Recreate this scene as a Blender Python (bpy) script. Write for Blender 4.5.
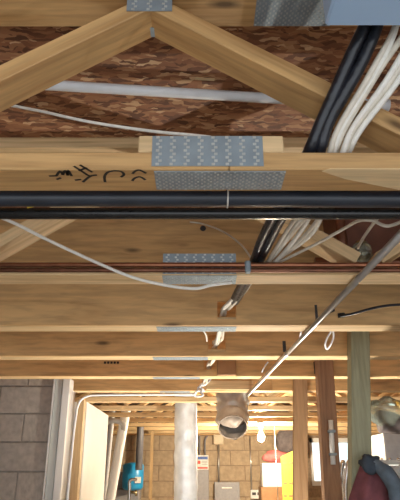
import bpy, bmesh, math, random
from mathutils import Vector, Matrix, noise
for o in list(bpy.data.objects): bpy.data.objects.remove(o)
random.seed(7)
SC = bpy.context.scene
IN = 0.0254
EYE = 64.6                      # camera height over the floor, inches
T = 225/560.0                   # tan(pitch)
PITCH = math.atan(T); CP, SP = math.cos(PITCH), math.sin(PITCH)
K = 560*(1+T*T); YH = 475.0

# ------------------------------------------------------------------ camera
cam = bpy.data.cameras.new('camera'); camo = bpy.data.objects.new('camera', cam)
SC.collection.objects.link(camo)
cam.sensor_fit = 'HORIZONTAL'; cam.sensor_width = 36; cam.lens = 560/400*36
cam.clip_start = 0.02; cam.clip_end = 100
camo.location = (0, 0, EYE*IN); camo.rotation_euler = (math.pi/2+PITCH, 0, 0)
SC.camera = camo
# ------------------------------------------------------------------ world: overcast daylight (open end behind the camera, window)
w = bpy.data.worlds.new('world'); SC.world = w; w.use_nodes = True
bg = w.node_tree.nodes['Background']
bg.inputs[0].default_value = (0.90, 0.95, 1.0, 1); bg.inputs[1].default_value = 1.42
SC.view_settings.view_transform = 'Standard'; SC.view_settings.look = 'None'
SC.view_settings.gamma = 1; SC.view_settings.use_curve_mapping = False
SC.view_settings.exposure = 0.45
BULB_STRENGTH = 1600.0
WORK_STRENGTH = 4200.0

# ------------------------------------------------------------------ helpers
def V(X, d, h): return Vector((X*IN, d*IN, (h+EYE)*IN))     # inches, h over the eye
def at(x, y, d):                                             # pixel + depth -> point (inches)
    a = YH-y; h = a*d/(K-a*T); return (( x-200)*(d*CP+h*SP)/560, d, h)
def on_h(x, y, h):                                           # pixel + height -> point (inches)
    d = K*h/(YH-y)-h*T; return ((x-200)*(d*CP+h*SP)/560, d, h)
WL = {}
def place(o, loc, parent=None, rot=None):
    SC.collection.objects.link(o); WL[o.name] = Vector(loc)
    o.location = Vector(loc)-(WL[parent.name] if parent else Vector((0,0,0)))
    if parent: o.parent = parent
    if rot: o.rotation_euler = rot
    return o
def tag(o, label, cat, group=None):
    o['label'] = label; o['category'] = cat
    if group: o['group'] = group
    return o
def thing(name, label, cat, loc, group=None):
    return tag(place(bpy.data.objects.new(name, None), loc), label, cat, group)
class MB:
    def __init__(s): s.v = []; s.f = []
    def box(s, a, b, rot=None, c=None):
        i = len(s.v)
        for z in (a[2], b[2]):
            for p in ((a[0],a[1]),(b[0],a[1]),(b[0],b[1]),(a[0],b[1])): s.v.append(Vector((p[0],p[1],z)))
        for q in ((0,3,2,1),(4,5,6,7),(0,1,5,4),(1,2,6,5),(2,3,7,6),(3,0,4,7)): s.f.append([i+k for k in q])
        return s
    def ibox(s, a, b): return s.box(V(*a), V(*b))
    def tube(s, pts, r, n=10, sub=6, wob=0, closed_ends=True, flat=1.0, wf=8.0):
        """pts: inch points; r: inches (number or list)"""
        P = [V(*p) for p in pts]; R = r if isinstance(r, (list,tuple)) else [r]*len(P)
        C = []; RR = []
        if len(P) == 2: sub_ = 1
        else: sub_ = sub
        for k in range(len(P)-1):
            p0 = P[max(k-1,0)]; p1 = P[k]; p2 = P[k+1]; p3 = P[min(k+2,len(P)-1)]
            for j in range(sub_):
                t = j/sub_
                C.append(.5*((2*p1)+(p2-p0)*t+(2*p0-5*p1+4*p2-p3)*t*t+(3*p1-p0-3*p2+p3)*t**3))
                RR.append(R[k]*(1-t)+R[k+1]*t)
        C.append(P[-1]); RR.append(R[-1])
        up = None; rings = []
        for k, c in enumerate(C):
            tg = (C[min(k+1,len(C)-1)]-C[max(k-1,0)]).normalized()
            if up is None:
                up = Vector((0,0,1)) if abs(tg.z) < .9 else Vector((0,1,0))
            up = (up-tg*up.dot(tg)).normalized(); sd = tg.cross(up)
            i = len(s.v); rings.append(i)
            for a in range(n):
                q = 2*math.pi*a/n
                dirv = sd*math.cos(q)+up*math.sin(q)*flat
                rr = RR[k]*IN
                if wob: rr *= 1+wob*noise.noise((c+dirv*rr)*wf/IN*.05)
                s.v.append(c+dirv*rr)
        for k in range(len(rings)-1):
            for a in range(n):
                b = (a+1)%n
                s.f.append([rings[k]+a, rings[k]+b, rings[k+1]+b, rings[k+1]+a])
        if closed_ends:
            s.f.append([rings[0]+a for a in range(n)][::-1]); s.f.append([rings[-1]+a for a in range(n)])
        return s
    def lathe(s, prof, cx, cy, n=20):
        """prof: list of (r,z) inches about vertical axis at X=cx,d=cy; z over eye"""
        rings = []
        for r, z in prof:
            rings.append(len(s.v))
            for a in range(n):
                q = 2*math.pi*a/n; s.v.append(V(cx+r*math.cos(q), cy+r*math.sin(q), z))
        for k in range(len(rings)-1):
            for a in range(n):
                b = (a+1)%n; s.f.append([rings[k]+a, rings[k]+b, rings[k+1]+b, rings[k+1]+a])
        s.f.append([rings[0]+a for a in range(n)][::-1]); s.f.append([rings[-1]+a for a in range(n)])
        return s
    def build(s, name, mat, parent=None, smooth=False, bevel=0, origin=None):
        vs = s.v
        lo = Vector((min(v.x for v in vs), min(v.y for v in vs), min(v.z for v in vs)))
        hi = Vector((max(v.x for v in vs), max(v.y for v in vs), max(v.z for v in vs)))
        org = origin if origin is not None else Vector(((lo.x+hi.x)/2, (lo.y+hi.y)/2, lo.z))
        me = bpy.data.meshes.new(name); me.from_pydata([v-org for v in vs], [], s.f)
        bm = bmesh.new(); bm.from_mesh(me)
        if bevel: bmesh.ops.bevel(bm, geom=bm.edges[:], offset=bevel*IN, segments=1, affect='EDGES')
        bmesh.ops.recalc_face_normals(bm, faces=bm.faces[:]); bm.to_mesh(me); bm.free()
        if smooth: me.shade_smooth()
        me.materials.append(mat)
        return place(bpy.data.objects.new(name, me), org, parent)
def struct(o): o['kind'] = 'structure'; return o

# ------------------------------------------------------------------ materials
def nt(name):
    m = bpy.data.materials.new(name); m.use_nodes = True
    n = m.node_tree; return m, n, n.nodes['Principled BSDF']
def ramp(n, fac, stops):
    r = n.nodes.new('ShaderNodeValToRGB'); e = r.color_ramp.elements
    while len(e) < len(stops): e.new(.5)
    for k, (p, c) in enumerate(stops): e[k].position = p; e[k].color = (*c, 1)
    n.links.new(fac, r.inputs[0]); return r.outputs[0]
def mix(n, fac, a, b, mode='MIX'):
    m = n.nodes.new('ShaderNodeMix'); m.data_type = 'RGBA'; m.blend_type = mode
    for sock, v in ((m.inputs[0], fac), (m.inputs[6], a), (m.inputs[7], b)):
        if isinstance(v, (int, float)): sock.default_value = v
        elif isinstance(v, tuple): sock.default_value = (*v, 1)
        else: n.links.new(v, sock)
    return m.outputs[2]
def coords(n, scale, rnd=True):
    tc = n.nodes.new('ShaderNodeTexCoord'); src = tc.outputs['Object']
    if rnd:
        oi = n.nodes.new('ShaderNodeObjectInfo'); ml = n.nodes.new('ShaderNodeVectorMath'); ml.operation = 'SCALE'
        ml.inputs[0].default_value = (13, 17, 11); n.links.new(oi.outputs['Random'], ml.inputs['Scale'])
        ad = n.nodes.new('ShaderNodeVectorMath'); n.links.new(src, ad.inputs[0]); n.links.new(ml.outputs[0], ad.inputs[1]); src = ad.outputs[0]
    mp = n.nodes.new('ShaderNodeMapping'); mp.inputs['Scale'].default_value = scale
    n.links.new(src, mp.inputs[0]); return mp.outputs[0]
def noise_t(n, vec, scale, detail=3, dist=0):
    t = n.nodes.new('ShaderNodeTexNoise'); t.inputs['Scale'].default_value = scale; t.inputs['Detail'].default_value = detail
    t.inputs['Distortion'].default_value = dist; n.links.new(vec, t.inputs['Vector']); return t.outputs['Fac']
def bump(n, b, fac, strength, dist=.002):
    bp = n.nodes.new('ShaderNodeBump'); bp.inputs['Strength'].default_value = strength; bp.inputs['Distance'].default_value = dist
    n.links.new(fac, bp.inputs['Height']); n.links.new(bp.outputs[0], b.inputs['Normal'])
def wood(name, base, dark, axis='x', knots=True, rough=.6, grain=1.0, wide=1.0):
    m, n, b = nt(name)
    s = {'x': (1, 14, 14), 'z': (14, 14, 1), 'y': (14, 1, 14)}[axis]
    s = tuple(v*wide if v > 1 else v for v in s)
    vec = coords(n, s)
    broad = noise_t(n, vec, 1.3, 4, 1.6); fine = noise_t(n, vec, 7, 4, .4)
    c = ramp(n, broad, [(.34, dark), (.5, base), (.68, tuple(min(1, v*1.22) for v in base))])
    c = mix(n, .28*grain, c, ramp(n, fine, [(.35, tuple(v*.6 for v in base)), (.6, tuple(min(1, v*1.2) for v in base))]))
    if knots:
        ks = {'x': (2.2, 7, 7), 'z': (7, 7, 2.2), 'y': (7, 2.2, 7)}[axis]
        vo = n.nodes.new('ShaderNodeTexVoronoi'); vo.inputs['Scale'].default_value = 1.25
        n.links.new(coords(n, ks), vo.inputs['Vector'])
        kf = ramp(n, vo.outputs['Distance'], [(.04, (1,1,1)), (.13, (0,0,0))])
        c = mix(n, kf, c, tuple(v*.33 for v in dark))
    oi = n.nodes.new('ShaderNodeObjectInfo')
    c = mix(n, 1.0, c, ramp(n, oi.outputs['Random'], [(0, (.88,.86,.84)), (1, (1.0,1.0,1.0))]), 'MULTIPLY')
    n.links.new(c, b.inputs['Base Color']); b.inputs['Roughness'].default_value = rough
    bump(n, b, fine, .15); return m
def plain(name, col, rough=.5, metal=0, var=.12, scale=30, bmp=0, spec=None):
    m, n, b = nt(name); f = noise_t(n, coords(n, (1,1,1)), scale, 4)
    c = ramp(n, f, [(.3, tuple(v*(1-var) for v in col)), (.7, tuple(min(1, v*(1+var)) for v in col))])
    n.links.new(c, b.inputs['Base Color']); b.inputs['Roughness'].default_value = rough; b.inputs['Metallic'].default_value = metal
    if bmp: bump(n, b, f, bmp, .004)
    return m
def emit(name, col, s):
    m, n, b = nt(name); b.inputs['Base Color'].default_value = (*col, 1)
    b.inputs['Emission Color'].default_value = (*col, 1); b.inputs['Emission Strength'].default_value = s; return m
PINE = wood('pine', (.60,.37,.155), (.44,.235,.08))
PINE_L = wood('pine_light', (.70,.50,.27), (.52,.34,.15))
PLY = wood('plywood', (.66,.41,.175), (.47,.265,.095), wide=.55, grain=1.4)
STUD = wood('stud_wood', (.46,.29,.15), (.34,.19,.09), 'z')
STUD_R = wood('brown_post_wood', (.36,.20,.11), (.25,.13,.07), 'z')
TREATED = wood('treated_wood', (.36,.36,.23), (.27,.27,.16), 'z', knots=False)
PALE = wood('pale_wood', (.80,.62,.36), (.70,.50,.26), knots=True)
STUDD = wood('pine_stud_plain', (.60,.42,.22), (.45,.28,.12), 'z')
def osb():
    m, n, b = nt('osb')
    cols = []
    wv = coords(n, (1,1,1), False)
    ds = n.nodes.new('ShaderNodeTexNoise'); ds.inputs['Scale'].default_value = 22; n.links.new(wv, ds.inputs['Vector'])
    mv = n.nodes.new('ShaderNodeMix'); mv.data_type = 'VECTOR'; mv.inputs[0].default_value = .035
    n.links.new(wv, mv.inputs[4]); n.links.new(ds.outputs['Color'], mv.inputs[5])
    res = None
    for k, (ang, sc) in enumerate(((.35, (26,80,30)), (1.35, (24,74,30)), (2.35, (30,95,30)))):
        mp = n.nodes.new('ShaderNodeMapping'); mp.inputs['Rotation'].default_value = (0,0,ang); mp.inputs['Scale'].default_value = sc
        mp.inputs['Location'].default_value = (k*3.1, k*1.7, 0)
        n.links.new(mv.outputs[1], mp.inputs[0])
        vo = n.nodes.new('ShaderNodeTexVoronoi'); vo.inputs['Scale'].default_value = 1; n.links.new(mp.outputs[0], vo.inputs['Vector'])
        sx = n.nodes.new('ShaderNodeSeparateColor'); n.links.new(vo.outputs['Color'], sx.inputs[0])
        c = ramp(n, sx.outputs[0], [(0, (.11,.04,.017)), (.45, (.28,.11,.048)), (.8, (.40,.19,.085)), (.93, (.50,.28,.14)), (1, (.70,.48,.28))])
        if res is None: res = c
        else: res = mix(n, ramp(n, sx.outputs[1], [(.48, (0,0,0)), (.52, (1,1,1))]), res, c)
    n.links.new(res, b.inputs['Base Color']); b.inputs['Roughness'].default_value = .7
    bump(n, b, res, .3); return m
OSB = osb()
GALV = plain('galvanised', (.29,.35,.39), .55, .45, .12, 25)
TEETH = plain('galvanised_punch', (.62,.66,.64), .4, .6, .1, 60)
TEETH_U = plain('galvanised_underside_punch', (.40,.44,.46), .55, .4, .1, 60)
FOIL = plain('foil', (.74,.77,.80), .42, .3, .12, 14, .8)
FOIL_D = plain('foil_dull', (.66,.62,.57), .45, .25, .18, 12, .8)
LINER = plain('dull_liner', (.30,.24,.19), .6, .1, .3, 16, .8)
STEEL = plain('conduit_steel', (.62,.62,.62), .3, .9, .06)
CHROME = plain('chrome', (.8,.82,.84), .15, 1, .03)
PVC = plain('white_pvc', (.84,.86,.88), .4, 0, .03)
ROMEX = plain('romex', (.78,.75,.68), .45, 0, .07, 80)
ROMEX_O = plain('romex_aged', (.66,.60,.50), .5, 0, .10, 60)
BLACKF = plain('black_foam', (.022,.028,.040), .38, 0, .3, 10)
BLACKP = plain('black_iron', (.018,.018,.018), .25, .2, .3, 30)
BLACKC = plain('black_cable', (.012,.014,.02), .3, 0, .5, 50, .6)
COPPER = plain('aged_copper', (.34,.14,.075), .35, .8, .2, 30)
COPPER_D = plain('dark_copper', (.20,.085,.05), .35, .7, .25, 30)
BRASS = plain('brass', (.42,.36,.22), .25, .9, .2)
BLUE = plain('pale_blue_paint', (.40,.58,.82), .45, 0, .03, 4)
TANK = plain('tank_blue', (.02,.30,.62), .35, 0, .05)
WHITE = plain('white_paint', (.85,.85,.84), .5, 0, .03, 6)
WHITEG = plain('greenish_white_paint', (.62,.66,.64), .5, 0, .06, 6)
GREY = plain('grey_enamel', (.30,.29,.30), .45, .1, .08)
GREY_L = plain('grey_plastic', (.50,.50,.52), .5, 0, .06)
DARKG = plain('dark_grey_pvc', (.16,.16,.18), .45, 0, .1)
DARK = plain('dark_iron', (.05,.045,.045), .5, .3, .2)
BEIGE = plain('beige_box', (.62,.50,.34), .5, 0, .08)
YEL = plain('yellow_plastic', (.85,.50,.06), .45, 0, .06)
PINK = plain('pink_cloth', (.55,.16,.15), .85, 0, .2, 25, .5)
MAROON = plain('maroon_cloth', (.21,.07,.08), .9, 0, .25, 20, .5)
NAVY = plain('slate_cloth', (.05,.065,.085), .9, 0, .25, 20, .5)
SLATE = plain('slate_blue_cloth', (.13,.17,.21), .9, 0, .25, 20, .5)
CHARC = plain('charcoal_cloth', (.12,.10,.10), .9, 0, .25, 20, .5)
BAGB = plain('pale_blue_bag', (.50,.62,.72), .4, 0, .12, 12, .6)
REDBR = plain('red_brown_duct', (.16,.06,.035), .5, .1, .25, 14)
BROWN = plain('brown_cabinet', (.33,.17,.07), .5, 0, .15, 14)
INK = plain('marker_ink', (.02,.015,.012), .7, 0, .1)
TIE = plain('tie_plastic', (.62,.60,.55), .5)
CONC = plain('concrete', (.58,.55,.50), .85, 0, .15, 6, .2)
MORT = plain('mortar', (.30,.28,.25), .9, 0, .2, 30, .3)
MORT_F = plain('mortar_tan', (.30,.22,.15), .9, 0, .2, 30, .3)
BLK = plain('grey_block', (.45,.41,.365), .92, 0, .16, 22, .5)
BLK_F = plain('tan_block', (.42,.32,.215), .92, 0, .16, 18, .5)
RED = plain('red_print', (.65,.07,.05), .5); BLUEP = plain('blue_print', (.06,.13,.42), .5); PAPER = plain('paper', (.82,.80,.76), .6)
YELT = plain('yellow_tape', (.85,.62,.05), .5)
GLASSM, _n, _b = nt('window_glass')
_b.inputs['Transmission Weight'].default_value = 1; _b.inputs['Roughness'].default_value = .08; _b.inputs['Base Color'].default_value = (.85,.95,.93,1); _b.inputs['IOR'].default_value = 1.1
CLEAR, _n, _b = nt('clear_plastic')
_b.inputs['Transmission Weight'].default_value = .8; _b.inputs['Roughness'].default_value = .12; _b.inputs['Base Color'].default_value = (.65,.72,.62,1); _b.inputs['IOR'].default_value = 1.35
BULBM = emit('bulb_glow', (1, .84, .60), BULB_STRENGTH)
WORKM = emit('work_lamp_glow', (1, .93, .80), WORK_STRENGTH)

# ------------------------------------------------------------------ setting
HB = 21.4; HT = 40.0; FL = -EYE                # truss bottom, subfloor, floor (inches about the eye)
XL, XR, DF = -92, 118, 335
struct(MB().ibox((XL-8, -60, FL-4), (XR+8, DF+8, FL)).build('floor', CONC))
ceil = struct(MB().ibox((XL-8, -60, HT), (XR+8, DF+8, HT+.75)).build('ceiling', OSB))
MB().box(Vector((-1.05*IN,-.22*IN,-.03*IN)), Vector((1.05*IN,.22*IN,0))).build('pale_flake', PALE, ceil, origin=Vector((0,0,0)))
fl = bpy.data.objects['pale_flake']; p = on_h(205, 79, HT); fl.location = V(*p)-WL[ceil.name]; fl.rotation_euler = (0,0,.1)
struct(MB().ibox((XL-8, -60, FL), (XL, DF, HT)).build('wall_left', MORT))
struct(MB().ibox((XR, -60, FL), (XR+8, DF, HT)).build('wall_right', MORT_F))
def block_mesh(name, w, h, t, mat):
    b = MB().box(Vector((-w/2*IN, 0, -h/2*IN)), Vector((w/2*IN, t*IN, h/2*IN)))
    o = b.build(name, mat, origin=Vector((0,0,0)), bevel=.12); me = o.data
    bpy.data.objects.remove(o); return me
def block_rows(wall, x0, x1, face, ys, phase, mat, skip=None):
    """ys: bottom heights of courses; blocks 15.6 x 7.6 in"""
    me = block_mesh('block', 15.55, 7.55, .5, mat)
    for r, zb in enumerate(ys):
        x = x0-16+(phase+8*(r%2))%16
        while x < x1:
            a, b = max(x, x0), min(x+16, x1)
            if b-a > 3 and not (skip and skip(a, b, zb)):
                o = bpy.data.objects.new('block', me)
                place(o, V((a+b)/2, face, zb+4), wall); o.scale.x = (b-a-.45)/15.55
            x += 16
# side block wall facing the camera
WF = 172
wb = struct(MB().ibox((XL, WF+.3, FL), (-43.6, WF+7.6, HT)).build('wall_back', MORT))
top = at(0, 386, WF)[2]
block_rows(wb, XL, -43.6, WF, [top-8*k for k in range(1, 6)]+[top], 0, BLK)
# far block wall with window opening
WX0, WX1, WZ0, WZ1 = 62, 92, -4.5, 19.5
m = MB().ibox((XL, DF+.3, FL), (WX0, DF+8, HT)).ibox((WX1, DF+.3, FL), (XR, DF+8, HT)).ibox((WX0, DF+.3, FL), (WX1, DF+8, WZ0)).ibox((WX0, DF+.3, WZ1), (WX1, DF+8, HT))
wf = struct(m.build('wall_far', MORT_F))
ft = 20.8
rows = [ft-8*k for k in range(1, 6)]
def sk(a, b, zb): return b > WX0-1 and a < WX1+1 and zb+8 > WZ0 and zb < WZ1
block_rows(wf, -60, XR, DF, rows, 5, BLK_F, sk)
MB().ibox((XL, DF-2, ft+.1), (XR, DF+.2, ft+2.2)).build('sill_plate', PINE, wf, bevel=.06)
# window
wn = struct(MB().ibox((WX0, DF+1, WZ0), (WX0+1.6, DF+5, WZ1)).ibox((WX1-1.6, DF+1, WZ0), (WX1, DF+5, WZ1)).ibox((WX0, DF+1, WZ1-2.4), (WX1, DF+5, WZ1)).ibox((WX0, DF-.5, WZ0-1), (WX1, DF+5, WZ0+1.4)).ibox((75.5, DF+1.2, WZ0), (78, DF+4.5, WZ1)).build('window_1', WHITE))
for a, b in ((WX0+1.6, 75.5), (78, WX1-1.6)):
    MB().ibox((a, DF+2.6, WZ0+1.4), (b, DF+2.9, WZ1-2.4)).build('pane', GLASSM, wn)
# white side wall running away from the camera + jambs
ws = struct(MB().ibox((-40, 182, FL), (-35.6, 226, HB)).build('wall_side', WHITE))
struct(MB().ibox((-43.4, WF-1.2, FL), (-41.2, WF+4, 27)).build('trim_1', WHITEG, bevel=.15))
struct(MB().ibox((-41.0, WF-1.8, FL), (-38.9, WF+7, 27)).build('trim_2', WHITE, bevel=.15))
struct(MB().ibox((-43.9, WF-1.5, FL), (-43.5, WF-.1, 27)).build('trim_3', WHITE))
st = tag(MB().ibox((-37.6, 176, FL), (-35.4, 179.5, HB)).build('wall_stud', STUDD, bevel=.08), 'tan wooden stud just right of the white door jamb', 'stud')

# ------------------------------------------------------------------ trusses
def board(name, a, b, width, thick, mat, parent, bev=.08):
    """a,b: inch end points of the centreline in the X-h plane; width along d, thickness across"""
    A, B = V(*a), V(*b); L = (B-A).length; c = (A+B)/2
    m = MB().box(Vector((-L/2, -width/2*IN, -thick/2*IN)), Vector((L/2, width/2*IN, thick/2*IN)))
    o = m.build(name, mat, parent, bevel=bev, origin=Vector((0,0,0)))
    WL[o.name] = c; o.location = c-WL[parent.name]
    dv = B-A; o.rotation_euler = (0, -math.atan2(dv.z, dv.x), 0); return o
def plate(parent, X0, X1, u0, u1, fixed, under, name='nail_plate', teeth=True):
    """front plate: u = h range, fixed = d; under: u = d range, fixed = h"""
    t = .07
    if under: o = MB().ibox((X0, u0, fixed-t), (X1, u1, fixed)).build(name, GALV, parent)
    else: o = MB().ibox((X0, fixed-t, u0), (X1, fixed, u1)).build(name, GALV, parent)
    if teeth:
        m = MB(); nx = max(2, int((X1-X0)/(.5 if under else 1.03))); nu = max(3, int((u1-u0)/.28))
        for i in range(nx):
            for j in range(nu):
                x = X0+(i+.5)*(X1-X0)/nx+(.1 if j%2 else -.1); u = u0+(j+.5)*(u1-u0)/nu
                a, bb = .075, .10
                if under: m.ibox((x-a, u-bb, fixed-t-.05), (x+a, u+bb, fixed-t+.01))
                else: m.ibox((x-.13, fixed-t-.05, u-bb), (x+.13, fixed-t+.01, u+bb))
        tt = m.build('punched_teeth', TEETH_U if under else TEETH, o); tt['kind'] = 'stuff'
    return o
def dfront(n): return 24*(n+1.043)-HB*T-3.5
def panel(name, X0, X1, h0, h1, d, t, holes, mat, parent):
    xs = sorted({X0, X1, *[v for hh in holes for v in hh[:2]]}); hs = sorted({h0, h1, *[v for hh in holes for v in hh[2:]]})
    hs = [h for h in hs if h0 <= h <= h1]
    solid = lambda i, j: 0 <= i < len(xs)-1 and 0 <= j < len(hs)-1 and not any(a <= (xs[i]+xs[i+1])/2 <= b and c <= (hs[j]+hs[j+1])/2 <= e for a, b, c, e in holes)
    m = MB(); idx = {}
    def vid(i, j, k):
        if (i,j,k) not in idx: idx[(i,j,k)] = len(m.v); m.v.append(V(xs[i], d+(t if k else 0), hs[j]))
        return idx[(i,j,k)]
    for i in range(len(xs)-1):
        for j in range(len(hs)-1):
            if not solid(i, j): continue
            m.f.append([vid(i,j,0), vid(i+1,j,0), vid(i+1,j+1,0), vid(i,j+1,0)])
            m.f.append([vid(i,j,1), vid(i,j+1,1), vid(i+1,j+1,1), vid(i+1,j,1)])
            if not solid(i-1, j): m.f.append([vid(i,j,0), vid(i,j+1,0), vid(i,j+1,1), vid(i,j,1)])
            if not solid(i+1, j): m.f.append([vid(i+1,j,0), vid(i+1,j,1), vid(i+1,j+1,1), vid(i+1,j+1,0)])
            if not solid(i, j-1): m.f.append([vid(i,j,0), vid(i,j,1), vid(i+1,j,1), vid(i+1,j,0)])
            if not solid(i, j+1): m.f.append([vid(i,j+1,0), vid(i+1,j+1,0), vid(i+1,j+1,1), vid(i,j+1,1)])
    return m.build(name, mat, parent)
labels = {
 1: 'nearest floor truss, with black marker writing on its bottom chord',
 2: 'second floor truss from camera, copper pipes running along its face',
 3: 'third floor truss from camera, tall plywood face with a square cable hole',
 4: 'fourth floor truss from camera, at the back of the green post',
 5: 'fifth floor truss from camera, passing above the grey block wall',
 6: 'sixth floor truss from camera, its left end at the white door jamb',
 7: 'seventh floor truss from camera, first behind the hanging foil duct end',
 8: 'eighth floor truss from camera, just behind the tall silver duct',
 9: 'ninth floor truss from camera, just in front of the lit bulb',
 10: 'tenth floor truss from camera, carrying the lit bulb',
 11: 'eleventh floor truss from camera, just behind the lit bulb',
 12: 'twelfth floor truss from camera, second from the far block wall',
 13: 'farthest floor truss, nearest to the tan far block wall'}
TR = {}
SPL = {1: 2.2, 2: 1.0, 3: .6, 4: .3, 5: -.6, 6: -1}
for n in range(1, 14):
    d0 = dfront(n); d1 = d0+3.5; dm = d0+1.75
    x0 = XL if n <= 5 or n >= 10 else -35.6-(n-6)*.3-4
    if n == 6: x0 = -34.8
    t = TR[n] = thing('floor_truss', labels[n], 'truss', V(0, dm, HB), 'open web floor trusses')
    sp = SPL.get(n, 8)
    mat = PINE_L if n >= 2 else PINE
    board('bottom_chord', (x0, dm, HB+.75), (sp-.03, dm, HB+.75), 3.5, 1.5, mat, t)
    board('bottom_chord', (sp+.03, dm, HB+.75), (XR, dm, HB+.75), 3.5, 1.5, mat, t)
    board('top_chord', (x0, dm, HT-.75), (XR, dm, HT-.75), 3.5, 1.5, mat, t)
    ax = -4.3
    for k in range(-3, 4):
        a = ax+k*48.0
        for sgn in (-1, 1):
            tx, bx = a+sgn*.25, a+sgn*22.8
            if min(tx, bx) < x0+1 or max(tx, bx) > XR-1: continue
            board('web', (tx, dm, HT-2.0), (bx, dm, HB+2.1), 3.4, 1.5, mat, t)
    if n >= 3 and n <= 6:
        holes = {3: [(2.7, 5.6, 22.3, 25.2)], 4: [(1.6, 5.0, 22.2, 25.6)], 5: [(.9, 3.6, 22.9, 25.6)], 6: []}[n]
        xs = {3: (35.3,), 4: (29.3,), 5: (58,), 6: (19.8,)}[n]
        edges = [x0+.1, *xs, XR-.1]
        for a, b in zip(edges[:-1], edges[1:]):
            panel('face_panel', a+.05, b-.05, HB, HT-.02, d0-.65, .63, [h for h in holes if a < h[0] < b], PLY, t)
# truss 1 dressing
t1 = TR[1]; d0 = dfront(1)
pb = MB().ibox((at(138,150,d0)[0], d0, HB+1.52), (at(284,150,d0)[0], d0+3.4, HB+3.0)).build('splice_block', PINE_L, t1, bevel=.08)
plate(t1, at(152,152,d0)[0], at(263,152,d0)[0], HB+.25, HB+2.9, d0-.002, False)
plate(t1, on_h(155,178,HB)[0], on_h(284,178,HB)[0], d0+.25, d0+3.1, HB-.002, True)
plate(t1, -6.3, -2.4, HT-3.1, HT-.1, d0-.002, False)
plate(t1, on_h(255,14,HT-1.5)[0], on_h(333,14,HT-1.5)[0], d0+.2, d0+3.3, HT-1.503, True)
MB().ibox((-4.75, d0+2.2, HT-2.85), (-3.85, d0+3.3, HT-2.5)).build('web_clip', GALV, t1)
# thin wedge in a lighter wood colour under the chord, right
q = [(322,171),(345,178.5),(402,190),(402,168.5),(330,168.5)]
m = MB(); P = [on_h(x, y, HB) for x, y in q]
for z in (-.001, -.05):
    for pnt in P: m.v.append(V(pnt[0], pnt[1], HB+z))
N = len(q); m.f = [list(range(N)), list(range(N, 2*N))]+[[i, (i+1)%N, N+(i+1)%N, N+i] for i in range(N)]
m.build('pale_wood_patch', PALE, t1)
# marker strokes on underside of the left bottom chord
def stroke(m, pts, w=.11):
    P = [Vector(on_h(x, y, HB)) for x, y in pts]
    C = []
    for k in range(len(P)-1):
        p0, p1, p2, p3 = P[max(k-1,0)], P[k], P[k+1], P[min(k+2,len(P)-1)]
        for j in range(4):
            tt = j/4; C.append(.5*((2*p1)+(p2-p0)*tt+(2*p0-5*p1+4*p2-p3)*tt*tt+(3*p1-p0-3*p2+p3)*tt**3))
    C.append(P[-1]); i0 = len(m.v)
    for k, c in enumerate(C):
        tg = C[min(k+1,len(C)-1)]-C[max(k-1,0)]; sd = Vector((-tg.y, tg.x, 0)).normalized()*w
        for sgn, z in ((1,-.03),(-1,-.03)): v = c+sd*sgn; m.v.append(V(v.x, v.y, HB+z))
    for k in range(len(C)-1): m.f.append([i0+2*k, i0+2*k+1, i0+2*k+3, i0+2*k+2])
m = MB()
c1 = lambda *p: [(40+x/6.667, 160+y/6.667) for x, y in p]
c2 = lambda *p: [(95+x/6.667, 160+y/6.667) for x, y in p]
for s in (c1((60,105),(110,103)), c1((108,105),(135,72),(152,98)), c1((152,98),(168,68),(186,102)), c1((186,102),(186,66),(212,106)), c1((110,128),(140,116)),
          c1((225,38),(320,100)), c1((265,30),(350,80)), c1((258,70),(312,48)), c1((380,98),(335,106),(285,146)), c1((335,106),(305,92)), c1((232,132),(275,128)),
          c2((68,146),(64,108),(85,80),(130,70),(175,75),(193,95),(172,112)), c2((250,90),(270,71),(300,66),(342,87)), c2((248,137),(265,119),(300,110),(337,131))):
    stroke(m, s)
m.build('marker_writing', INK, t1)['label'] = 'handwritten black marker letters'
# truss 2 plates
t2 = TR[2]; d2 = dfront(2)
plate(t2, at(163,262,d2)[0], at(236,262,d2)[0], HB+.1, HB+2.6, d2-.002, False)
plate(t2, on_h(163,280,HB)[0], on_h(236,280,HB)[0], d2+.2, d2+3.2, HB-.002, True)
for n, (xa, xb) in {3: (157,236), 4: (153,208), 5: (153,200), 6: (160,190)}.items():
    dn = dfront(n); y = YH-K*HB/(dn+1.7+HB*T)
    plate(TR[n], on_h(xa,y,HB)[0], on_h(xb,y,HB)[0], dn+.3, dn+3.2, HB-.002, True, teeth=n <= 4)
# steel straps on the panel faces and blocks
for n, x, ya, yb in ((3,316,305,323), (4,284,341,352), (5,315,362,374)):
    dn = dfront(n)-.66; a = at(x-1.6, ya, dn); b = at(x+1.6, yb, dn)
    MB().ibox((a[0], dn-.08, max(b[2],HB+.1)), (b[0]+.12, dn, a[2])).build('metal_strap', DARK, TR[n])
d5 = dfront(5)-.66
MB().ibox((4.0, d5-1.4, HB+.05), (8.4, d5, HB+4.2)).build('scab_block', BROWN, TR[5], bevel=.08)
d6 = dfront(6)-.66
MB().ibox((at(206,387,d6)[0], d6-.9, HB+.1), (at(253,387,d6)[0], d6, HB+2.6)).build('scab_block', PINE_L, TR[6], bevel=.08)
# mill stamp on truss 5 panel
m = MB()
for i in range(5):
    a = at(104+i*3.2, 361.5, d5+.01); b = at(106.2+i*3.2, 363.8, d5+.01)
    m.ibox((a[0], d5-.02, b[2]), (b[0], d5+.005, a[2]))
m.build('mill_stamp', INK, TR[5])

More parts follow.
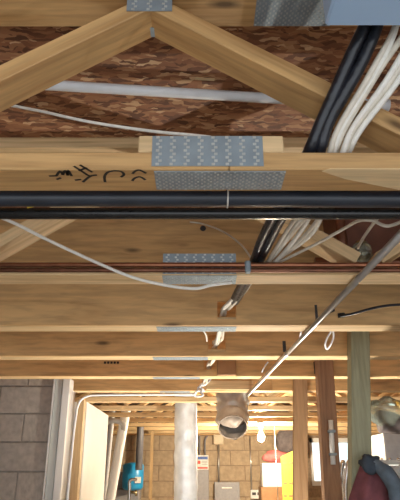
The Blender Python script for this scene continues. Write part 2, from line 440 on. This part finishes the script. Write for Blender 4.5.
# ------------------------------------------------------------------ pipes
tag(MB().tube([(XL, 42.6, 21.8), (-20, 42.5, 21.85), (10, 42.5, 21.8), (40, 42.6, 21.6), (XR, 42.6, 21.5)], .76, 16, 4).build('insulated_pipe', BLACKF, smooth=True), 'thick matte black foam sleeved pipe crossing below the nearest truss', 'pipe')
bp_ = tag(MB().tube([(XL, 44.6, 21.42), (XR, 44.6, 21.36)], .52, 16).build('gas_pipe', BLACKP, smooth=True), 'thin glossy black iron pipe just under the foam sleeved pipe', 'pipe')
tx = at(228, 198, 42)[0]
m = MB(); m.tube([(tx+.03*math.sin(a), 42.5+.8*math.cos(a), 21.82+.8*math.sin(a)) for a in [i*math.pi/10 for i in range(21)]], .07, 6, 2)
tag(m.build('cable_tie', TIE), 'pale plastic tie looped round the black foam pipe', 'cable tie')
p_ = at(33, 207, 43.9)
tag(MB().tube([(p_[0]-.5, 43.9, p_[2]-.02), (p_[0]+.1, 43.85, p_[2]+.1), (p_[0]+.3, 43.9, p_[2]+.35)], .1, 6, 3).build('tape_scrap', YELT), 'tiny yellow tape scrap stuck to the black pipes', 'tape')
cu1 = tag(MB().tube([(XL, 60.45, 22.45), (XR, 60.45, 22.4)], .30, 12).build('copper_pipe', COPPER, smooth=True), 'upper of two aged copper pipes along the second truss', 'pipe', 'copper pipes')
cu2 = tag(MB().tube([(XL, 60.4, 21.78), (XR, 60.4, 21.75)], .26, 12).build('copper_pipe', COPPER_D, smooth=True), 'lower darker copper pipe along the second truss', 'pipe', 'copper pipes')
cx = at(248, 266, 60)[0]
tag(MB().ibox((cx-.35, 59.95, 21.45), (cx+.35, 60.85, 22.85)).build('pipe_clamp', GALV, bevel=.15), 'small steel clamp holding the copper pipes', 'clamp')
# EMT conduit under the trusses
dx = (13.5-18.8)/(161.5-48.2)
cd = tag(MB().tube([(18.8+dx*(45.6-48.2), 45.6, 20.9), (18.8+dx*(163-48.2), 163, 20.95)], .40, 14).build('steel_conduit', STEEL, smooth=True), 'straight grey steel conduit running diagonally away below the trusses', 'conduit')
for dd in (104, 138):
    xx = 18.8+dx*(dd-48.2)
    MB().tube([(xx+dx*-1, dd-1, 20.95), (xx+dx*1, dd+1, 20.95)], .5, 12).build('coupling', STEEL, cd, smooth=True)
# white pvc pipe under the subfloor
a = at(-60, 83, 48.2); b = at(388, 107, 52.4)
pv = tag(MB().tube([(a[0], a[1], 38.9), (b[0], b[1], 38.6)], .56, 14).build('white_pipe', PVC, smooth=True), 'white plastic pipe running close under the brown board ceiling', 'pipe')
MB().tube([(b[0]-1.5, b[1]-.05, 38.6), (b[0]+.1, b[1], 38.6)], .68, 14).build('pipe_cap', PVC, pv, smooth=True)
# dark copper drop pipe with elbow and the brown duct at right behind truss 2
e = 66.2
px = lambda x, y, d=66.2: at(x, y, d)
pts = [(px(340,222)[0], e, 39.2), (px(340,222)[0], e, 28), px(340,246), px(341,254), (px(347,261)[0], e, px(347,261)[2]), (px(356,263)[0], e, px(356,263)[2]), (px(372,263.5)[0], e, px(372,263)[2]), (XR, e, px(372,263)[2])]
tag(MB().tube(pts, .72, 12, 4).build('elbow_pipe', COPPER_D, smooth=True), 'dark copper drop pipe bending right behind the second truss', 'pipe')
a = px(346, 262, 69)
tag(MB().ibox((a[0], 69, 26.5), (a[0]+34, 80, 39.9)).build('brown_duct', REDBR, bevel=.3), 'dark red brown boxed duct behind the drop pipe at right', 'duct')
v = thing('shutoff_valve', 'shiny brass valve wrapped in clear plastic at right', 'valve', V(*px(362,262,64.3)))
vx, vd, vh = px(362, 253, 66.5)
vx, vd, vh = px(362, 252, 64.6)
def ball(m, c, r, sx=1, sy=1, sz=1, nu=14, nv=8, wob=0, sd=0):
    rings = []
    for j in range(nv+1):
        th = math.pi*j/nv; rings.append(len(m.v))
        for i in range(nu):
            ph = 2*math.pi*i/nu; u = Vector((math.sin(th)*math.cos(ph), math.sin(th)*math.sin(ph), math.cos(th)))
            k = 1+wob*noise.noise(u*1.7+Vector((sd, sd*2.1, 0)))
            m.v.append(V(c[0]+u.x*r*sx*k, c[1]+u.y*r*sy*k, c[2]+u.z*r*sz*k))
    for j in range(nv):
        for i in range(nu):
            b = (i+1)%nu; m.f.append([rings[j]+i, rings[j+1]+i, rings[j+1]+b, rings[j]+b])
    return m
vb = ball(MB(), (vx, vd, vh-.3), .75).lathe([(.45,vh+.2),(.45,vh+1.1),(.7,vh+1.1),(.7,vh+1.35)], vx, vd, 12)
vb.build('valve_body', BRASS, v, smooth=True)
ball(MB(), (vx, vd, vh), 1.3, 1.05, .75, 1.0, 16, 10, .25, 3).build('plastic_wrap', CLEAR, v, smooth=True)

# ------------------------------------------------------------------ pale blue box near the camera, top right
bx0 = at(325, 27, 31.5)
tag(MB().ibox((bx0[0], 21.5, bx0[2]), (bx0[0]+13, 31.5, HT-.02)).build('blue_box', BLUE, bevel=.18), 'pale blue painted metal box fixed under the ceiling at top right', 'box')

# ------------------------------------------------------------------ cables
def cab(name, pts, r, mat, label, group=None, n=8, sub=8, cat='cable', flat=1):
    return tag(MB().tube(pts, r, n, sub, flat=flat).build(name, mat, smooth=True), label, cat, group)
HC = HB+1.55
for k, (ox, oz, wv) in enumerate(((0, 0, 1), (-.82, .15, -1))):
    r = .50
    pts = [(14.6+ox*.8, 33.2, 39.4), (14.0+ox, 32.9, 33.5), (12.3+ox+wv*.12, 34.4, 29.4), (10.2+ox-wv*.12, 36.6, 25.6), (9.3+ox, 38.5, HC+r+oz*.4), (8.6+ox, 46, HC+.9), (7.7+ox*.95+wv*.1, 55, HC+.9), (7.1+ox*.9, 61, HC+r+.02), (6.6+ox*.8, 66, HC+r), (5.9+ox*.8, 74, HC+.7), (5.3+ox*.6, 80, HC+.9)]
    cab('black_cable', pts, .49, BLACKC, ('right' if k == 0 else 'left')+' one of the paired thick black cables beside the white wires', 'thick black cables', 10)
wn_ = ['nearest the black cables', 'second from the black cables', 'third from the black cables', 'fourth from the black cables', 'fifth from the black cables', 'outermost from the black cables']
for k in range(6):
    random.seed(20+k); j = lambda s=.35: random.uniform(-s, s)
    ox = 1.15+k*.42
    fan = ox*1.0
    lift = .3+.28*(k%3)
    pts = [(14.6+fan*1.15, 33.3, 39.4), (13.7+fan*1.2+j(), 33.2, 33), (11.7+fan*1.1+j(), 34.6, 28.6), (9.7+ox*.85+j(.15), 36.8, 25.0), (9.2+ox*.8, 38.6, HC+lift), (8.9+ox+j(.3), 46, HC+.9+j()), (8.0+ox*1.15+j(.3), 54, HC+1.0+j()), (7.2+ox*.7, 61.5, HC+lift), (6.4+ox*.5+j(.3), 66, HC+lift+.2), (5.4+ox*.25+j(.5), 74, HC+.9+j()), (4.1+j(.5), 82, HC+.7+j(.3)), (3.9+j(.6), 86, HC+.5+.3*(k%3)),
           (3.6+j(.4), 93, HC-.3+j(.6)), (3.3+j(.7), 100, HC-.6+j(.6)), (3.1+j(.6), 107.5, HC+.8+j(.3)), (3.0+j(.6), 112, HC+.5), (2.6+j(.5), 121, HC-.2+j(.6)), (2.2+j(.5), 132, HC+1+j(.3)), (2.0+j(), 137, HC+.6), (1.6+j(.8), 146, HC-.4+j(.6)), (1.2+j(), 158, HC+.6)]
    cab('white_cable', pts, .25, ROMEX if k%2 else ROMEX_O, 'white electrical cable in the bundle, '+wn_[k], 'white cable bundle', 8, 6, flat=1)
cab('white_cable', [at(-8,102,46), at(40,111,45), at(90,122,44), at(150,131,42.6), at(195,135.5,41.4), at(214,138.5,40.9), at(222,146,40.8)], .15, ROMEX, 'thin white cable sagging across the brown board ceiling at left')
cab('white_cable', [at(-14,212,52), at(14,223,53.5), at(50,241,56), at(100,264,58.8), at(135,278,59.3), at(170,286,59.4), at(195,288.5,59.5), at(212,285,59.7), at(232,282.5,59.9)], .19, ROMEX, 'thin white cable drooping in front of the second truss, left')
cab('white_cable', [at(190,222,83.9), at(203,224,83), at(222,231,78), at(238,242,71), at(247,252,66), at(254,264,63.2)], .14, ROMEX_O, 'thin aged cable coming out of a knot in the third truss')
cab('white_cable', [at(276,264,62.5), at(296,254,59.5), at(318,243,57), at(345,228,53), at(358,221,50.5), at(372,220.5,49.5), at(388,226,49), at(410,218,48)], .17, ROMEX_O, 'thin cable strung from the cable bundle up to the right')
cab('white_cable', [at(377,219,50), at(370,228,54), at(362,240,58), at(358,248,63.2)], .17, ROMEX_O, 'short cable hanging down to the plastic wrapped valve')
cab('black_wire', [at(340,316,83.6), at(352,314,82), at(370,309,80), at(388,305.5,78.5), at(412,304,77)], .20, BLACKC, 'black wire curving right from the third truss face')
ds = dfront(3)-.66; a = at(341, 316, ds)
tag(MB().tube([(a[0]-.5, ds-.25, a[2]), (a[0]+.5, ds-.3, a[2]+.1)], .36, 10).build('wire_connector', BLACKC, smooth=True), 'black connector where the black wire meets the plywood', 'connector')
a = at(330, 312, ds)
tag(MB().tube([(a[0]-.75, ds-.22, a[2]-.2), (a[0]+.6, ds-.2, a[2]+.35)], .3, 8).build('cable_staple', DARK), 'dark staple on the third truss left of the black wire', 'staple')
k0 = at(203, 224, ds)
MB().tube([(k0[0], ds-.06, k0[2]-.8), (k0[0], ds+.1, k0[2]-.8)], .5, 10).build('knot', DARK, TR[3])
cab('white_cable', [at(333,329.5,102.5), at(333.5,337,103.5), at(330.5,345,104.6), at(327,349,106.6), at(325.2,345,104.6), at(327,338,103.5), at(331,331,102.5), at(331,325,101)], .19, PVC, 'white wire loop hanging at the fourth truss by the brown post')
cab('white_cable', [at(302,329,101.5), at(300.5,334,102), at(299.5,341,108.2)], .17, PVC, 'short white wire stub just left of the wire loop')
cab('white_cable', [at(203,330,101.5), at(206,335,103), at(207,341,106.8)], .17, ROMEX, 'short wire stub left of the cable bundle at the fourth truss')
cab('white_cable', [at(268,362,127), at(265,366,128), at(262,372,131)], .17, PVC, 'short white wire stub at the fifth truss face')
tang = [(207,381),(200,386),(204,391),(197,391),(195,396),(203,395),(198,388),(206,384),(211,378)]
cab('white_cable', [at(x, y, 155-1.0*(i%2)) for i, (x, y) in enumerate(tang)], .3, PVC, 'tangled white wire knot under the sixth truss by the silver duct', None, 8, 6)

# ------------------------------------------------------------------ posts
def post(name, xa, xb, y, dback, mat, label, depth=3.5, lean=0):
    a = at(xa, y, dback-depth); b = at(xb, y, dback-depth)
    m = MB().ibox((a[0], dback-depth, FL), (b[0], dback, 30))
    for vv in m.v:
        if vv.z < .5: vv.x += lean*IN
    return tag(m.build(name, mat, bevel=.12), label, 'post')
post('green_post', 354.5, 373.5, 345, dfront(4)-.75, TREATED, 'greenish treated timber post at right', 3.0, -9)
pbn = post('brown_post', 318.5, 334.5, 370, dfront(5)-.75, STUD_R, 'brown timber post, middle of the three posts', 3.4, -2)
post('pine_post', 295.5, 309.5, 388, dfront(6)-.75, STUD, 'light brown stud post, leftmost of the three posts', 1.6, -6)
a = at(331, 420, 127.6); b = at(335, 466, 127.6)
wt = tag(MB().tube([(a[0], 127.9, a[2]), (b[0]-.3, 127.9, b[2]+.3)], .56, 12).build('white_tube', WHITE, smooth=True), 'pale grey plastic tube strapped to the brown post', 'tube')

for q in (.25, .75):
    X_ = a[0]*(1-q)+(b[0]-.3)*q; z_ = a[2]*(1-q)+b[2]*q
    MB().ibox((X_-.75, 127.0, z_-.3), (X_+.75, 128.5, z_+.3)).build('pipe_strap', GALV, wt, bevel=.1)

# ------------------------------------------------------------------ ducts
dk = thing('silver_duct', 'tall silver foil insulated duct standing left of centre', 'duct', V(-4.4, 194.5, FL))
MB().tube([(-4.9, 194.5, 36)]+[(-4.9+.4*(36-z)/50, 194.5, z) for z in range(32, int(FL), -4)]+[(-3.9, 194.5, FL)], 3.75, 28, 4, wob=.09, wf=7).build('foil_sleeve', FOIL, dk, smooth=True)
hd = thing('foil_duct_end', 'short crumpled foil duct end hanging open below the trusses', 'duct', V(9.6, 171, 12))
MB().tube([(9.7, 171, 39.95), (9.7, 171, 30), (9.7, 171, 22), (9.6, 171, 18.5), (9.5, 170.2, 16.2), (9.4, 168.2, 14.0), (9.3, 166.6, 12.6)], [4.5,4.6,4.5,4.6,4.5,4.4,4.1], 28, 7, wob=.2, wf=11, closed_ends=False).build('duct_sleeve', FOIL_D, hd, smooth=True)
m = MB(); m.tube([(9.3+4.1*math.cos(q), 166.5-2.7*math.sin(q), 12.6+2.9*math.sin(q)) for q in [i*math.pi/12 for i in range(25)]], .17, 8, 2, wob=.35, wf=14)
m.build('duct_rim', LINER, hd, smooth=True)
ball(MB(), (9.4, 170.0, 15.9), 3.9, 1, .8, .8, 22, 14, .25, 6).build('inner_liner', LINER, hd, smooth=True)
tag(MB().tube([(at(380,421,170)[0], 170, at(380,421,170)[2]), (70, 171, 13.5), (XR, 172, 13)], 3.2, 18, 6, wob=.12).build('dark_duct', CHARC, smooth=True), 'dark wrapped duct entering at right behind the green post', 'duct')
m = ball(MB(), at(385, 411, 168), 4.5, 1.3, .8, .8, 18, 10, .45, 5)
tag(m.build('plastic_sheet', CLEAR, smooth=True), 'crumpled clear plastic over the dark duct at right', 'plastic sheet')
# white thin conduit under truss 6, bending down at the white jamb
tag(MB().tube([at(196,394.5,163), at(150,394.5,163), at(100,395,163), at(88,396,163), at(81,400,163), at(77.5,407,163), at(76,416,163), at(76-4,450,163), (at(64,520,163)[0], 163, -30), (at(64,520,163)[0], 163, FL)], .32, 10, 6).build('white_conduit', PVC, smooth=True), 'thin white conduit bending down beside the white jamb', 'conduit')
# leaning pale pipes by the white wall
for k, (xa, xb, dd, r, lab) in enumerate(((124,110,236,1.9,'thick pale leaning pipe, right one of the pair by the white wall'), (111,103,240,1.3,'thinner grey leaning pipe beside the thick pale one'))):
    a = at(xa, 422, dd); b = at(xb, 500, dd); s = (b[0]-a[0])/(a[2]-b[2])
    tag(MB().tube([(a[0]-s*5, dd, a[2]+5), a, (b[0], dd, b[2]), (b[0]+s*(b[2]-FL), dd, FL)], r, 16, 2).build('leaning_pipe', WHITE if k == 0 else GREY_L, smooth=True), lab, 'pipe', 'leaning pipes')
a = at(115, 421, 236)
m = MB().tube([(a[0]+4*math.cos(q), 234, 17.6+2.6*math.sin(q)) for q in [math.pi*i/8 for i in range(-1, 10)]], 1.0, 12, 3)
tag(m.build('bent_pipe', GREY_L, smooth=True), 'grey bent pipe elbow on top of the leaning pipes', 'pipe')
# thin stud, dark vertical pipe, blue tank
a = at(152, 440, 318)
tag(MB().ibox((a[0]-.75, 317, FL), (a[0]+.75, 320.5, HB+6)).build('thin_stud', STUDD, bevel=.06), 'thin pale stud in front of the far wall, right of the blue tank', 'stud')
a = at(139, 470, 290)
tag(MB().tube([(a[0], 290, 39.98), (a[0]-.1, 290, a[2])], 1.75, 14).build('drain_pipe', DARKG, smooth=True), 'dark grey vertical plastic pipe in front of the blue tank', 'pipe')
tk = thing('pressure_tank', 'bright blue pressure tank near the far left corner', 'tank', V(*at(133,488,300)))
c = at(133, 476, 300)
MB().lathe([(1.2,c[2]-6.6),(4.2,c[2]-6.2),(5.2,c[2]-5.2),(5.3,c[2]),(5.3,c[2]+4.8),(4.6,c[2]+5.8),(1.5,c[2]+6.3)], c[0], 300, 24).build('tank_shell', TANK, tk, smooth=True)
MB().ibox((c[0]+1.6, 294.55, c[2]-3.2), (c[0]+4.4, 296.6, c[2]-.4)).build('tank_sticker', PAPER, tk)
f = at(130, 484, 293)
tag(MB().tube([at(137,480,291), at(132,479.5,291), at(129.5,482,291), at(129.5,492,291), (f[0], 291, -20)], .75, 10, 5).build('tap_pipe', CHROME, smooth=True), 'bent chrome pipe in front of the blue tank', 'pipe')
tag(MB().tube([at(131,492,290), at(137,493,290)], .7, 10).tube([at(136,490,290), at(136,496,290)], .5, 8).build('brass_tap', BRASS, smooth=True), 'small brass tap below the blue tank', 'tap')
a = at(114, 468, 306); b = at(140, 489, 306)
pm = MB().ibox((a[0]+1, 302, FL), (b[0], 314, b[2])).ibox((a[0]+1, 306, b[2]), (a[0]+5, 314, a[2]-1.5))
tag(pm.build('pump_stand', GREY, bevel=.4), 'grey pump cabinet carrying the blue tank', 'cabinet')

# ------------------------------------------------------------------ electrical gear on the far wall
DW = DF-.1
def wallbox(name, xa, xb, ya, yb, thick, mat, label, cat, bottom=None):
    a = at(xa, ya, DW-thick); b = at(xb, yb, DW-thick)
    return tag(MB().ibox((a[0], DW-thick, b[2] if bottom is None else bottom), (b[0], DW, a[2])).build(name, mat, bevel=.25), label, cat), a, b
pn, a, b = wallbox('breaker_panel', 214.5, 240, 482, 500, 4, GREY, 'grey electrical breaker panel on the far wall below the beige box', 'electrical panel', -34)
MB().ibox((a[0]+1.2, DW-4.25, -32.5), (b[0]-1.2, DW-4.0, a[2]-1.2)).build('panel_door', GREY, pn, bevel=.1)
MB().ibox((a[0]+4, DW-4.4, a[2]-3.2), (a[0]+9.5, DW-4.2, a[2]-2.6)).build('panel_label', PAPER, pn)
jb, a, b = wallbox('junction_box', 213.5, 223.5, 434.5, 444.5, 3, BEIGE, 'small square beige junction box high on the far wall', 'junction box')
MB().ibox((a[0]+.6, DW-3.15, b[2]+.6), (b[0]-.6, DW-3, a[2]-.6)).build('cover_plate', BEIGE, jb, bevel=.1)
x_ = (a[0]+b[0])/2
tag(MB().tube([(x_, DW-1, b[2]), (x_, DW-1, -4)], .5, 10).build('thin_conduit', STEEL, smooth=True), 'thin conduit joining the beige box to the breaker panel', 'conduit')
mt, a, b = wallbox('meter_cabinet', 197, 209, 470, 500, 5, GREY, 'narrow grey cabinet beside the silver duct on the far wall', 'cabinet', -40)
nb, a, b = wallbox('notice_board', 197, 208.5, 455, 470, 2, PAPER, 'white notice with blue and red print above the narrow grey cabinet', 'notice')
w_ = b[0]-a[0]; h_ = a[2]-b[2]
MB().ibox((a[0]+.4, DW-2.05, a[2]-h_*.3), (b[0]-.4, DW-1.98, a[2]-h_*.1)).build('blue_heading', BLUEP, nb)
MB().ibox((a[0]+.4, DW-2.05, b[2]+h_*.08), (b[0]-.4, DW-1.98, b[2]+h_*.2)).build('red_band', RED, nb)
MB().ibox((a[0]+.5, DW-2.05, b[2]+h_*.4), (a[0]+w_*.3, DW-1.98, b[2]+h_*.62)).build('red_mark', RED, nb)
for i in range(3): MB().ibox((a[0]+w_*.4, DW-2.05, b[2]+h_*(.36+.1*i)), (b[0]-.5, DW-1.98, b[2]+h_*(.40+.1*i))).build('print_line', GREY, nb)
for k, xx in enumerate((199.5, 205)):
    q = at(xx, 440, DW-2); z1 = at(xx, 455, DW-2)[2]
    tag(MB().tube([(q[0], DW-2, z1), (q[0], DW-2, 18), (q[0]+1.5*k, DW-2, 20.5)], .5, 8, 3).build('thin_conduit', DARKG, smooth=True), ('left' if k == 0 else 'right')+' thin dark conduit above the white notice', 'conduit', 'conduits over the notice')
ob, a, b = wallbox('outlet_box', 250.5, 262, 490, 500, 2.5, WHITE, 'white outlet box low on the far wall below the bulb', 'outlet', -12)
for i in range(2): MB().ibox((a[0]+.8+2.9*i, DW-2.6, a[2]-2.6), (a[0]+2.9+2.9*i, DW-2.45, a[2]-1.2)).build('socket', DARK, ob)
q = at(251, 470, DW-1)
tag(MB().tube([(q[0], DW-.8, a[2]), (q[0], DW-.8, 20.5)], .4, 8).build('thin_conduit', STEEL, smooth=True), 'thin conduit rising from the white outlet box', 'conduit')

# ------------------------------------------------------------------ bulb
d10 = dfront(10)+1.75; bxx = 26.4
lb = thing('bulb_fixture', 'bare lit light bulb in a porcelain ceiling holder', 'light bulb', V(bxx, d10, HB))
MB().lathe([(2.0,HB),(2.1,HB-.5),(1.5,HB-1.0),(.85,HB-1.4),(.8,HB-3.1),(.7,HB-3.3)], bxx, d10, 20).build('lampholder', WHITE, lb, smooth=True)
zb = HB-3.3
MB().lathe([(.5,zb+.05),(.55,zb-.6),(1.05,zb-1.6),(1.5,zb-2.7),(1.5,zb-3.5),(1.1,zb-4.4),(.35,zb-4.8)], bxx, d10, 20).build('bulb', BULBM, lb, smooth=True)
q = at(274.5, 440, d10)
tag(MB().tube([(q[0], d10-2, HB+1), (q[0], d10-2, -26)], .13, 6).build('pull_cord', TIE, smooth=True), 'thin pale cord hanging just right of the lit bulb', 'cord')

# work lamp standing on the floor below the frame at right (its glare tints the photo's lower right corner)
WX, WD, WH = 19, 147, -54
wl = thing('work_lamp', 'floor standing work lamp shining up at the trusses, with an added spill bowl', 'lamp', V(WX, WD, FL))
ball(MB(), (WX, WD, WH), 1.6, nu=18, nv=12).build('lamp_globe', WORKM, wl, smooth=True)
MB().lathe([(1.2,WH-1.4),(1.3,WH-3),(.8,WH-3.4),(.8,FL+1.2),(5.5,FL+1.0),(6,FL)], WX, WD, 20).build('lamp_stand', DARK, wl, smooth=True)

MB().lathe([(1.1,WH-2.4),(5.3,WH+5.3),(5.1,WH+5.3),(.9,WH-2.1)], WX, WD, 28).build('added_spill_bowl', WHITE, wl, smooth=False)  # unseen bowl, added to keep the lamp's spill off the near trusses

# ------------------------------------------------------------------ things behind / beside the posts
dd = 300
a = at(263, 487, dd); b = at(281, 463, dd)
tag(MB().ibox((a[0]-1, dd, FL), (b[0]+1, dd+14, a[2])).build('brown_cabinet', BROWN, bevel=.3), 'brown wooden cabinet under the white box', 'cabinet')
wb_ = tag(MB().ibox((a[0], dd, a[2]), (b[0], dd+10, b[2])).build('white_box', WHITE, bevel=.3), 'white box on the brown cabinet, below the pink cloth', 'box')
MB().ibox(((a[0]+b[0])/2-.9, dd-.4, (a[2]+b[2])/2-1), ((a[0]+b[0])/2-.2, dd, (a[2]+b[2])/2+1.6)).build('latch', GREY_L, wb_)
c = at(276, 456.5, dd+5)
tag(ball(MB(), (c[0], dd+5, b[2]+3.0), 3.6, 2.0, 1.1, .82, 20, 10, .35, 2).build('pink_cloth', PINK, smooth=True), 'heap of pink red cloth on top of the white box', 'cloth')
c = at(288, 441, dd+12)
hb = thing('charcoal_bag', 'rounded dark charcoal bag hanging behind the pink cloth', 'bag', V(c[0], dd+12, c[2]-7))
ball(MB(), (c[0], dd+12, c[2]-.5), 6, 1.05, .7, 1.15, 20, 12, .2, 8).build('bag_body', CHARC, hb, smooth=True)
MB().tube([(c[0]-1.5, dd+12, c[2]+5.5), (c[0], dd+12, HB+1), (c[0]+1.5, dd+12, c[2]+5.5)], .35, 8, 4).build('bag_strap', CHARC, hb)
# yellow slotted panel
dy = 285; a = at(281, 457, dy); b = at(297.5, 449, dy)
m = MB()
for z in (0, 1.4):
    for (x, zz) in ((a[0], FL), (b[0], FL), (b[0], b[2]), (a[0], a[2])): m.v.append(V(x, dy+z, zz))
m.f = [[0,1,2,3],[4,5,6,7],[0,1,5,4],[1,2,6,5],[2,3,7,6],[3,0,4,7]]
yp = tag(m.build('yellow_panel', YEL, bevel=.15), 'tall yellow plastic panel with paired slots and a sloping top', 'panel')
for y in (463, 483.5, 496):
    for x0, x1 in ((283.5, 287), (289, 293)):
        p = at(x0, y-1, dy); q = at(x1, y+1, dy)
        MB().ibox((p[0], dy-.08, q[2]), (q[0], dy+.02, p[2])).build('slot', BROWN, yp)
# shelf with grey cabinet at right, far
a = at(383, 432, 190); 
tag(MB().ibox((a[0], 190, FL), (a[0]+26, 212, a[2])).build('grey_locker', GREY, bevel=.4), 'tall grey metal locker at the right edge behind the posts', 'locker')
sh = thing('shelf_rack', 'metal shelf rack at right with a pale front rail', 'shelf', V(52, 150, FL))
a = at(374, 461, 146)
MB().ibox((a[0]-3.5, 146, a[2]-.8), (a[0]+28, 160, a[2]+.2)).build('shelf_board', WHITEG, sh, bevel=.1)
for x in (a[0]-2.8, a[0]+27):
    for y in (146.5, 159): MB().ibox((x-.6, y-.5, FL), (x+.6, y+.5, a[2]-.8)).build('upright', GREY_L, sh)
m = MB()
for i in range(12): ball(m, (a[0]+2+i*2.0, 146.2, a[2]+.35), .38, nu=8, nv=5)
q = m.build('shelf_clips', CHROME, sh, smooth=True)
# chrome tube frame
fr = thing('chrome_frame', 'bent chrome tube frame of an upturned chair left of the green post', 'chair', V(*at(343,510,140)))
for k, (xa, xt, xb, dq) in enumerate(((340,343,343.5,138), (346,349,351.5,138))):
    p0 = at(xa, 505, dq); p1 = at(xa+1, 472, dq); p2 = at(xt, 462, dq); p3 = at(xb, 470, dq+4); p4 = at(xb+2, 505, dq+6)
    MB().tube([(p0[0], dq, -30), p0, p1, p2, p3, p4, (p4[0], dq+6, -30)], .55, 10, 6).build('tube_leg', CHROME, fr, smooth=True)
p = at(336, 480, 138)
MB().ibox((p[0]-2, 136, -33), (p[0]+8, 148, -29.5)).build('chair_seat', GREY, fr, bevel=.6)
tag(MB().ibox((p[0]-4, 133, FL), (p[0]+7.5, 146, -33)).build('storage_crate', BEIGE, bevel=.4), 'beige crate under the upturned chrome chair', 'crate')
# maroon and slate cloth hanging on the green post
cb = thing('draped_jacket', 'maroon and slate jacket hung on the front of the green post', 'jacket', V(*at(374,520,101)))
def drape(pts_l, pts_r, dd, bulge, mat, name, parent, sd, rows=18, cols=16):
    """pts_l / pts_r: (x,y) pixel outlines top->bottom"""
    def samp(P, t):
        f = t*(len(P)-1); i = min(int(f), len(P)-2); u = f-i
        return (P[i][0]*(1-u)+P[i+1][0]*u, P[i][1]*(1-u)+P[i+1][1]*u)
    m = MB()
    for side in (0, 1):
        for r in range(rows+1):
            l = samp(pts_l, r/rows); rr = samp(pts_r, r/rows)
            for c in range(cols+1):
                u = c/cols; x = l[0]*(1-u)+rr[0]*u; y = l[1]*(1-u)+rr[1]*u
                k = math.sin(math.pi*u)**.6
                fold = .5*math.sin(u*17+sd+r*.18)+.8*noise.noise(Vector((u*4, r*.2, sd)))
                off = (bulge*k*(.25+.75*r/rows)+fold*k*.7) if side == 0 else -.15*k
                p = at(x, y, dd); m.v.append(V(p[0], dd-off, p[2]))
    S = (rows+1)*(cols+1)
    for r in range(rows):
        for c in range(cols):
            i = r*(cols+1)+c; m.f.append([i, i+1, i+cols+2, i+cols+1]); j = i+S; m.f.append([j, j+cols+1, j+cols+2, j+1])
    return m.build(name, mat, parent, smooth=True)
dj = dfront(4)-.75-3.6
drape([(363,459),(359,468),(355,480),(350,494),(344,515),(342,535)], [(372,459),(382,468),(390,480),(396,494),(400,515),(402,535)], dj, 3.0, MAROON, 'jacket_body', cb, 1)
c = at(370, 463.5, dj-2.4)
ball(MB(), c, 1.6, 1.0, .8, 1.0, 18, 12, .5, 4).build('jacket_hood', NAVY, cb, smooth=True)
MB().tube([at(373,464,dj-2.6), at(380,467,dj-3.2), at(388,474,dj-3.8), at(394,486,dj-4), at(397,505,dj-3.8)], [.9,1.15,1.25,1.3,1.2], 14, 6, wob=.3, wf=12).build('jacket_sleeve', SLATE, cb, smooth=True)
tag(ball(MB(), (at(394,492,118)[0], 118, at(394,492,118)[2]-2), 4.6, 1.25, .9, 1.2, 20, 12, .45, 11).build('plastic_bag', BAGB, smooth=True), 'pale blue crumpled plastic bag at the lower right edge', 'bag')
p = at(394, 492, 118)
tag(MB().ibox((p[0]-7, 112, FL), (p[0]+9, 126, p[2]-7.4)).build('tall_carton', BEIGE, bevel=.3), 'tall beige carton under the pale blue plastic bag', 'carton')
